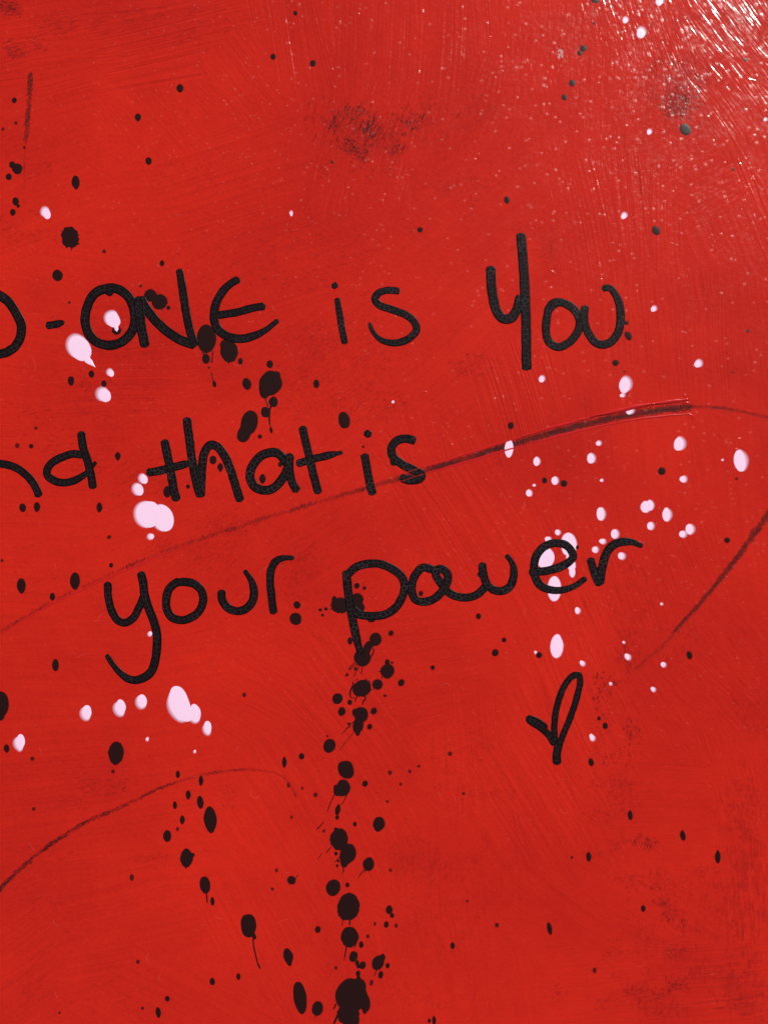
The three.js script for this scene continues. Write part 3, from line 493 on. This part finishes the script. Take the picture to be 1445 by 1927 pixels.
splash('pink_drop', pinkPaint, 'pink teardrop inside the O of ONE', d3(640, 360, 37, 45, -25, { lensSmear: 6, soft: 0.8 }), t3(26, [[652, 385], [658, 405], [661, 424]], { w0: 1.3, w1: 0.3 }));
splash('pink_splash', pinkPaint, 'large pink drop with a tail beside the O of ONE', d3(455, 520, 54, 70, -28, { lensSmear: 8, soft: 0.8 }), t3(34, [[490, 580], [512, 600], [526, 614], [536, 624]], { w0: 1.5, w1: 0.2, t1: 0.7 }));
P(629, 660, 15, 19, -15); P(594, 786, 31, 38, -15); P(815, 1258, 18, 25, -15); P(786, 1318, 23, 31, -15); P(937, 1327, 8, 9, 0, { lensSmear: 0 });
splash('pink_splash', pinkPaint, 'two joined pink drops below the first T of THAT', d3(840, 1458, 66, 74, -10, { lensSmear: 7, soft: 0.8 }), d3(925, 1478, 54, 76, -15, { lensSmear: 6, soft: 0.8 }));
at(482, 482);
B(78, 610, 15, 20, -8); B(340, 720, 14, 22); B(496, 925, 30, 47, -6); B(22, 1018, 9, 10); B(37, 1257, 15, 24); B(137, 1175, 9, 12); B(604, 1076, 4, 4); B(775, 1160, 18, 20); B(1435, 957, 14, 17);
splash('black_splash', blackPaint, 'square black splash with a forked drip above the word THAT', d3(80, 722, 65, 66, 0, { wob: 0.1 }), d3(112, 672, 22, 20), d3(98, 822, 23, 26), d3(55, 880, 25, 28), d3(48, 770, 24, 30), t3(8, [[45, 785], [56, 815], [70, 850]]), t3(12, [[92, 835], [76, 870], [75, 910], [77, 945], [82, 965]], { w1: 0.4 }), d3(85, 982, 6, 16, -14));
P(1425, 1085, 22, 48, 4, { lensSmear: 1 }); P(772, 822, 7, 7, 0, { lensSmear: 0 });
at(963, 482);
B(655, 450, 15, 25, -25); B(645, 377, 9, 9); B(584, 602, 15, 15); B(843, 1213, 18, 19); B(293, 1283, 16, 16); B(183, 1265, 11, 13); Q(1327, 422, 7, 7); Q(1265, 1255, 7, 6); Q(1243, 656, 4, 4); Q(633, 652, 4, 4);
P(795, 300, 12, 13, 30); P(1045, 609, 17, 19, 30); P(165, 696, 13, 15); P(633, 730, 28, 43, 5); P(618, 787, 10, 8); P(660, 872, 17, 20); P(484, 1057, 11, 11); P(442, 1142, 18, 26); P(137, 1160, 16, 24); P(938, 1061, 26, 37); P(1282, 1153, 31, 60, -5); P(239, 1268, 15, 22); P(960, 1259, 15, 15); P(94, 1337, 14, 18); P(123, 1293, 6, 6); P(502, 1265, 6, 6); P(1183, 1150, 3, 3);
splash('pink_splash', pinkPaint, 'two touching pink drops right of the long dark line', d3(752, 1415, 24, 30, 0, { lensSmear: 2 }), d3(775, 1405, 17, 27, 0, { lensSmear: 3 }));
at(0, 964);
B(123, 415, 22, 38, 0, { tip: 0.08 }); B(425, 390, 25, 46); B(298, 477, 12, 19); B(629, 299, 8, 11); B(315, 862, 16, 32); B(655, 1358, 41, 62, 0, { rough: 0.1 }); B(40, 1333, 13, 20); Q(617, 140, 10, 8, -30); Q(1378, 1030, 9, 10); Q(185, 1390, 9, 9); Q(14, 272, 6, 6);
splash('black_splash', blackPaint, 'black drop cut off by the left edge', d3(0, 1085, 50, 72), d3(8, 1148, 17, 24));
P(851, 684, 8, 11); P(857, 137, 13, 14); P(493, 1127, 24, 38, -5); P(683, 1098, 26, 43, -8); P(805, 1063, 24, 36, -8); P(1174, 1212, 19, 34, -5); P(117, 1295, 24, 42); P(835, 1277, 5, 8); P(1102, 1347, 4, 6);
splash('pink_splash', pinkPaint, 'long pink splash of two joined drops below the word YOUR', d3(1018, 1080, 54, 102, -20, { lensSmear: 8, soft: 0.8 }), d3(1100, 1130, 32, 49, -8, { lensSmear: 6, soft: 0.8 }), d3(1055, 1140, 34, 40));
at(482, 964);
B(231, 523, 17, 18); B(223, 601, 31, 32, 0, { rough: 0.1 }); B(568, 415, 12, 14, 25); B(611, 428, 7, 7); B(929, 458, 10, 12, 25); B(441, 490, 10, 16); B(530, 725, 12, 18); B(760, 682, 12, 13, 25); B(362, 551, 7, 6); B(394, 545, 7, 6); B(375, 580, 5, 5); B(650, 603, 20, 16); B(1253, 587, 12, 13); B(1348, 792, 16, 18, 20); B(1397, 720, 10, 10); B(995, 876, 9, 10); B(818, 961, 15, 18, 25); B(727, 1035, 5, 5); B(483, 1124, 18, 22, 15); B(528, 1072, 11, 12); B(664, 1121, 14, 18, 25); B(640, 1210, 11, 14, 25); B(413, 1318, 31, 37, 15); B(257, 1377, 13, 15); B(160, 1410, 10, 28);
splash('black_splash', blackPaint, 'ragged black splash behind the stem of the P of POWER', d3(475, 525, 48, 42, 0, { rough: 0.25 }), d3(572, 490, 30, 32), d3(580, 538, 30, 32), t3(8, [[445, 530], [425, 545], [416, 549]], { w1: 0.3 }), t3(7, [[450, 510], [425, 522], [412, 527]], { w1: 0.3 }), t3(9, [[452, 545], [448, 560]]), t3(6, [[480, 555], [486, 568]]));
splash('black_splash', blackPaint, 'forked black splash at the foot of the P of POWER', d3(600, 822, 46, 46), d3(625, 772, 20, 44, 20), d3(672, 717, 31, 34, 20), d3(650, 745, 14, 20, 20), t3(8, [[640, 765], [660, 770], [664, 778], [650, 815], [642, 830]], { w1: 0.5 }), t3(6, [[575, 855], [545, 875], [522, 893]]), t3(6, [[580, 865], [572, 885], [548, 930]], { w1: 0.7 }), t3(6, [[600, 870], [597, 895], [588, 915]]), t3(7, [[556, 850], [532, 872], [520, 888]], { w1: 0.6 }), d3(512, 918, 4, 9, 40), d3(560, 884, 5, 8, 30));
splash('black_splash', blackPaint, undefined, d3(740, 897, 36, 40, 0, { wob: 0.09 }), d3(740, 848, 11, 18), t3(6, [[708, 897], [686, 900]], { w1: 0.4 }), t3(6, [[714, 920], [704, 942]], { w1: 0.5 }), d3(767, 848, 4, 4));
splash('black_splash', blackPaint, 'black splash with curling threads below the word POWER', d3(600, 993, 47, 46, 0, { rough: 0.14 }), d3(580, 1000, 34, 36), t3(11, [[545, 955], [548, 975], [535, 1000], [530, 1030], [538, 1050]], { w0: 0.7, w1: 0.6 }), t3(6, [[540, 1050], [556, 1045]]), t3(8, [[580, 1030], [565, 1045], [556, 1072]], { w1: 0.5 }), t3(9, [[612, 1030], [616, 1055], [602, 1070], [600, 1093]], { w1: 0.5 }), t3(5, [[602, 948], [628, 945], [644, 958]]), t3(5, [[560, 950], [572, 940]]), t3(5, [[545, 985], [556, 985]]));
splash('black_splash', blackPaint, undefined, d3(685, 972, 26, 27, 0, { rough: 0.15 }), t3(5, [[668, 990], [655, 1004]]), t3(5, [[690, 996], [690, 1004]]));
splash('black_splash', blackPaint, undefined, d3(460, 1052, 26, 28, 15), t3(5, [[445, 1070], [434, 1080]]));
splash('black_splash', blackPaint, 'long black splash of two joined drops with fine threads', d3(592, 1143, 38, 42), d3(575, 1203, 28, 40, 5), d3(572, 1243, 11, 16), d3(560, 1130, 16, 20), t3(5, [[550, 1180], [515, 1215], [480, 1258]], { w1: 0.5 }), t3(4, [[550, 1200], [528, 1212], [508, 1224]]), t3(4, [[556, 1235], [510, 1290], [466, 1352]], { w1: 0.5 }), d3(524, 1194, 5, 5));
splash('black_splash', blackPaint, undefined, d3(507, 1450, 43, 46, -10, { wob: 0.08 }), d3(515, 1475, 32, 26), t3(4, [[498, 1490], [495, 1505]]));
Q(1093, 1362, 10, 11); Q(916, 1433, 6, 6); Q(402, 1263, 4, 5);
at(963, 964);
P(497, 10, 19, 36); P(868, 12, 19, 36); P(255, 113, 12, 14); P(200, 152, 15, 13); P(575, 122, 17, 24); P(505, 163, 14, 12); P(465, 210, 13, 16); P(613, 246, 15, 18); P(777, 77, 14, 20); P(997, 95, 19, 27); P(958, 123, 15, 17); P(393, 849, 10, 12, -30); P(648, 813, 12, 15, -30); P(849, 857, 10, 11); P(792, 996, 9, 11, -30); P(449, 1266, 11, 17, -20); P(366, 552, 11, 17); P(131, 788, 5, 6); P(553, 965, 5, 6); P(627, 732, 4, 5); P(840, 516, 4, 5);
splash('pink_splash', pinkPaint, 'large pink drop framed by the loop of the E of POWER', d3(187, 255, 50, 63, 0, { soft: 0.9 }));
splash('pink_splash', pinkPaint, 'tall pink run of joined drops between the E and R of POWER', d3(318, 180, 40, 62, -4, { lensSmear: 1.2 }), d3(333, 250, 24, 48), d3(337, 300, 19, 32), d3(340, 338, 15, 27));
splash('pink_splash', pinkPaint, 'pink drop under the lower curve of the E of POWER', d3(237, 432, 36, 68, 3, { lensSmear: 0.8 }));
splash('pink_splash', pinkPaint, 'long pink drop right above the black heart', d3(252, 755, 33, 62, 5, { lensSmear: 1.4 }));
B(152, 805, 14, 14); B(1000, 808, 13, 21, -15); B(1212, 158, 13, 13); B(366, 197, 7, 8); B(326, 257, 7, 7); B(525, 1205, 12, 15); B(445, 1410, 12, 21, -10); B(490, 1163, 7, 9);
at(482, 1445);
splash('black_splash', blackPaint, undefined, d3(492, 112, 35, 44, 10), d3(466, 128, 26, 30), d3(450, 114, 11, 17), t3(6, [[478, 145], [484, 166]]), t3(6, [[447, 140], [430, 175], [413, 215], [400, 258]], { w1: 0.4 }), t3(6, [[510, 150], [500, 180], [478, 212]], { w1: 0.5 }), t3(7, [[382, 302], [362, 328], [343, 346]], { w0: 0.4, w1: 1 }));
B(461, 237, 12, 29, 12); B(457, 280, 8, 9); B(615, 89, 13, 15, 20); B(692, 318, 31, 38, 12, { rough: 0.06 });
splash('black_splash', blackPaint, 'two joined black splashes low in the dripped trail', d3(465, 402, 49, 59, 8, { rough: 0.18 }), d3(517, 487, 42, 56, 18), d3(500, 520, 22, 40, 10), d3(450, 350, 8, 12), t3(8, [[493, 545], [492, 570], [489, 600]], { w1: 0.3 }), t3(6, [[425, 445], [405, 468], [392, 482]]), t3(5, [[370, 480], [362, 498], [350, 512]]), t3(5, [[470, 500], [455, 520], [442, 532]]));
B(450, 484, 7, 8); B(463, 525, 5, 6); B(458, 552, 4, 6);
splash('black_splash', blackPaint, undefined, d3(635, 543, 29, 36, 12), t3(6, [[615, 565], [595, 592], [572, 625]], { w1: 0.3 }), t3(7, [[616, 575], [612, 592]]));
splash('black_splash', blackPaint, undefined, d3(200, 634, 20, 22), t3(5, [[212, 630], [226, 618], [240, 600]], { w1: 0.3 }));
B(435, 676, 37, 46, 14);
splash('black_splash', blackPaint, 'large round black splash with a ragged lower rim', d3(522, 783, 61, 77, 8, { rough: 0.12 }), t3(9, [[530, 850], [528, 872], [527, 890]]), t3(5, [[490, 855], [482, 895]], { w1: 0.3 }), t3(5, [[470, 820], [462, 840]]));
splash('black_splash', blackPaint, undefined, d3(528, 953, 47, 57, 8, { rough: 0.1 }), t3(8, [[510, 1005], [505, 1035], [496, 1090]], { w1: 0.25 }), t3(7, [[560, 980], [559, 1002], [556, 1018]], { w1: 0.4 }));
B(750, 800, 16, 22, 10); B(766, 833, 9, 11); B(734, 884, 11, 15); B(348, 912, 13, 16, 12); B(593, 997, 11, 16); B(549, 1064, 21, 28, 15); B(570, 1100, 9, 13); B(600, 1114, 15, 19, 15); B(577, 1120, 8, 9); B(575, 1160, 10, 14); B(742, 1116, 9, 13); B(703, 1167, 11, 18, 8); B(182, 1063, 24, 42, -10, { tip: 0.22 }); B(248, 1295, 35, 90, -6); B(557, 317, 8, 11); B(515, 660, 8, 11, 15); B(1107, 1003, 10, 16); B(1003, 1425, 8, 24); B(976, 1427, 6, 10);
splash('black_splash', blackPaint, undefined, d3(688, 1097, 29, 41, 22), d3(712, 1070, 13, 18, 10), t3(6, [[682, 1135], [672, 1160], [665, 1178]], { w1: 0.4 }));
splash('black_splash', blackPaint, undefined, d3(347, 1356, 29, 39, 12), t3(5, [[338, 1390], [333, 1412]]));
splash('black_splash', blackPaint, 'largest black splash, at the bottom edge', d3(530, 1285, 88, 96, 0, { wob: 0.07 }), d3(575, 1235, 40, 46), d3(612, 1318, 29, 58, -12), d3(612, 1360, 12, 26), d3(518, 1390, 60, 60, 0, { rough: 0.15 }), d3(545, 1420, 36, 50), t3(10, [[450, 1330], [440, 1355], [432, 1362]], { w1: 0.4 }), t3(14, [[465, 1385], [452, 1415], [435, 1450]], { w1: 0.6 }), d3(578, 1188, 10, 14));
Q(1357, 887, 9, 11); Q(335, 152, 10, 11); Q(115, 578, 6, 9); Q(650, 1212, 8, 15, 8); Q(755, 27, 9, 11); Q(866, 20, 6, 8); Q(757, 577, 6, 7); Q(450, 1128, 6, 8); Q(630, 950, 7, 9); Q(183, 98, 6, 12); Q(383, 355, 5, 8, 30); Q(815, 92, 5, 7); Q(1170, 145, 6, 6); Q(740, 190, 5, 6); Q(260, 115, 4, 8); Q(92, 683, 6, 6); Q(790, 890, 7, 10); Q(670, 880, 5, 8); Q(200, 278, 4, 8); Q(1190, 752, 4, 5);
at(0, 1445);
B(1005, 37, 9, 18); B(1135, 72, 10, 27); B(1063, 152, 11, 23); B(1131, 195, 16, 34, -4); B(988, 211, 9, 19); B(1030, 293, 11, 23); B(944, 385, 20, 31); B(1187, 290, 34, 72, -5, { tip: 0.06 }); B(1200, 752, 9, 21); B(1346, 1177, 9, 17); B(894, 1380, 12, 28, -4); B(1199, 1205, 12, 18); B(945, 1302, 10, 13);
splash('black_splash', blackPaint, undefined, d3(1053, 508, 32, 52, 0, { rough: 0.12 }), d3(1089, 491, 8, 9), t3(9, [[1050, 550], [1050, 568]]));
splash('black_splash', blackPaint, undefined, d3(1158, 660, 27, 45, -4), t3(9, [[1163, 698], [1168, 728], [1171, 764]], { w1: 0.7 }));
splash('black_splash', blackPaint, 'black drop with a long drip near the bottom', d3(1402, 888, 42, 63, -6), t3(26, [[1425, 930], [1440, 965]], { w1: 0.7 }), t3(9, [[1428, 960], [1432, 1005], [1446, 1070], [1456, 1110]], { w1: 0.9 }), t3(11, [[1454, 1100], [1462, 1120], [1470, 1134]], { w1: 0.6 }));
Q(745, 618, 10, 16); Q(780, 1094, 8, 9); Q(1003, 345, 6, 9); Q(193, 232, 7, 8); Q(640, 20, 8, 9); Q(806, 1356, 6, 7); Q(338, 1382, 4, 5);
at(963, 1445);
B(666, 268, 11, 25, -4); B(963, 382, 12, 27, -10); B(432, 502, 11, 24, -3); B(1159, 503, 13, 34); B(739, 793, 10, 16); B(212, 907, 12, 32, -10); Q(465, 1142, 9, 13); Q(337, 505, 5, 6);

renderer.render(scene, camera);
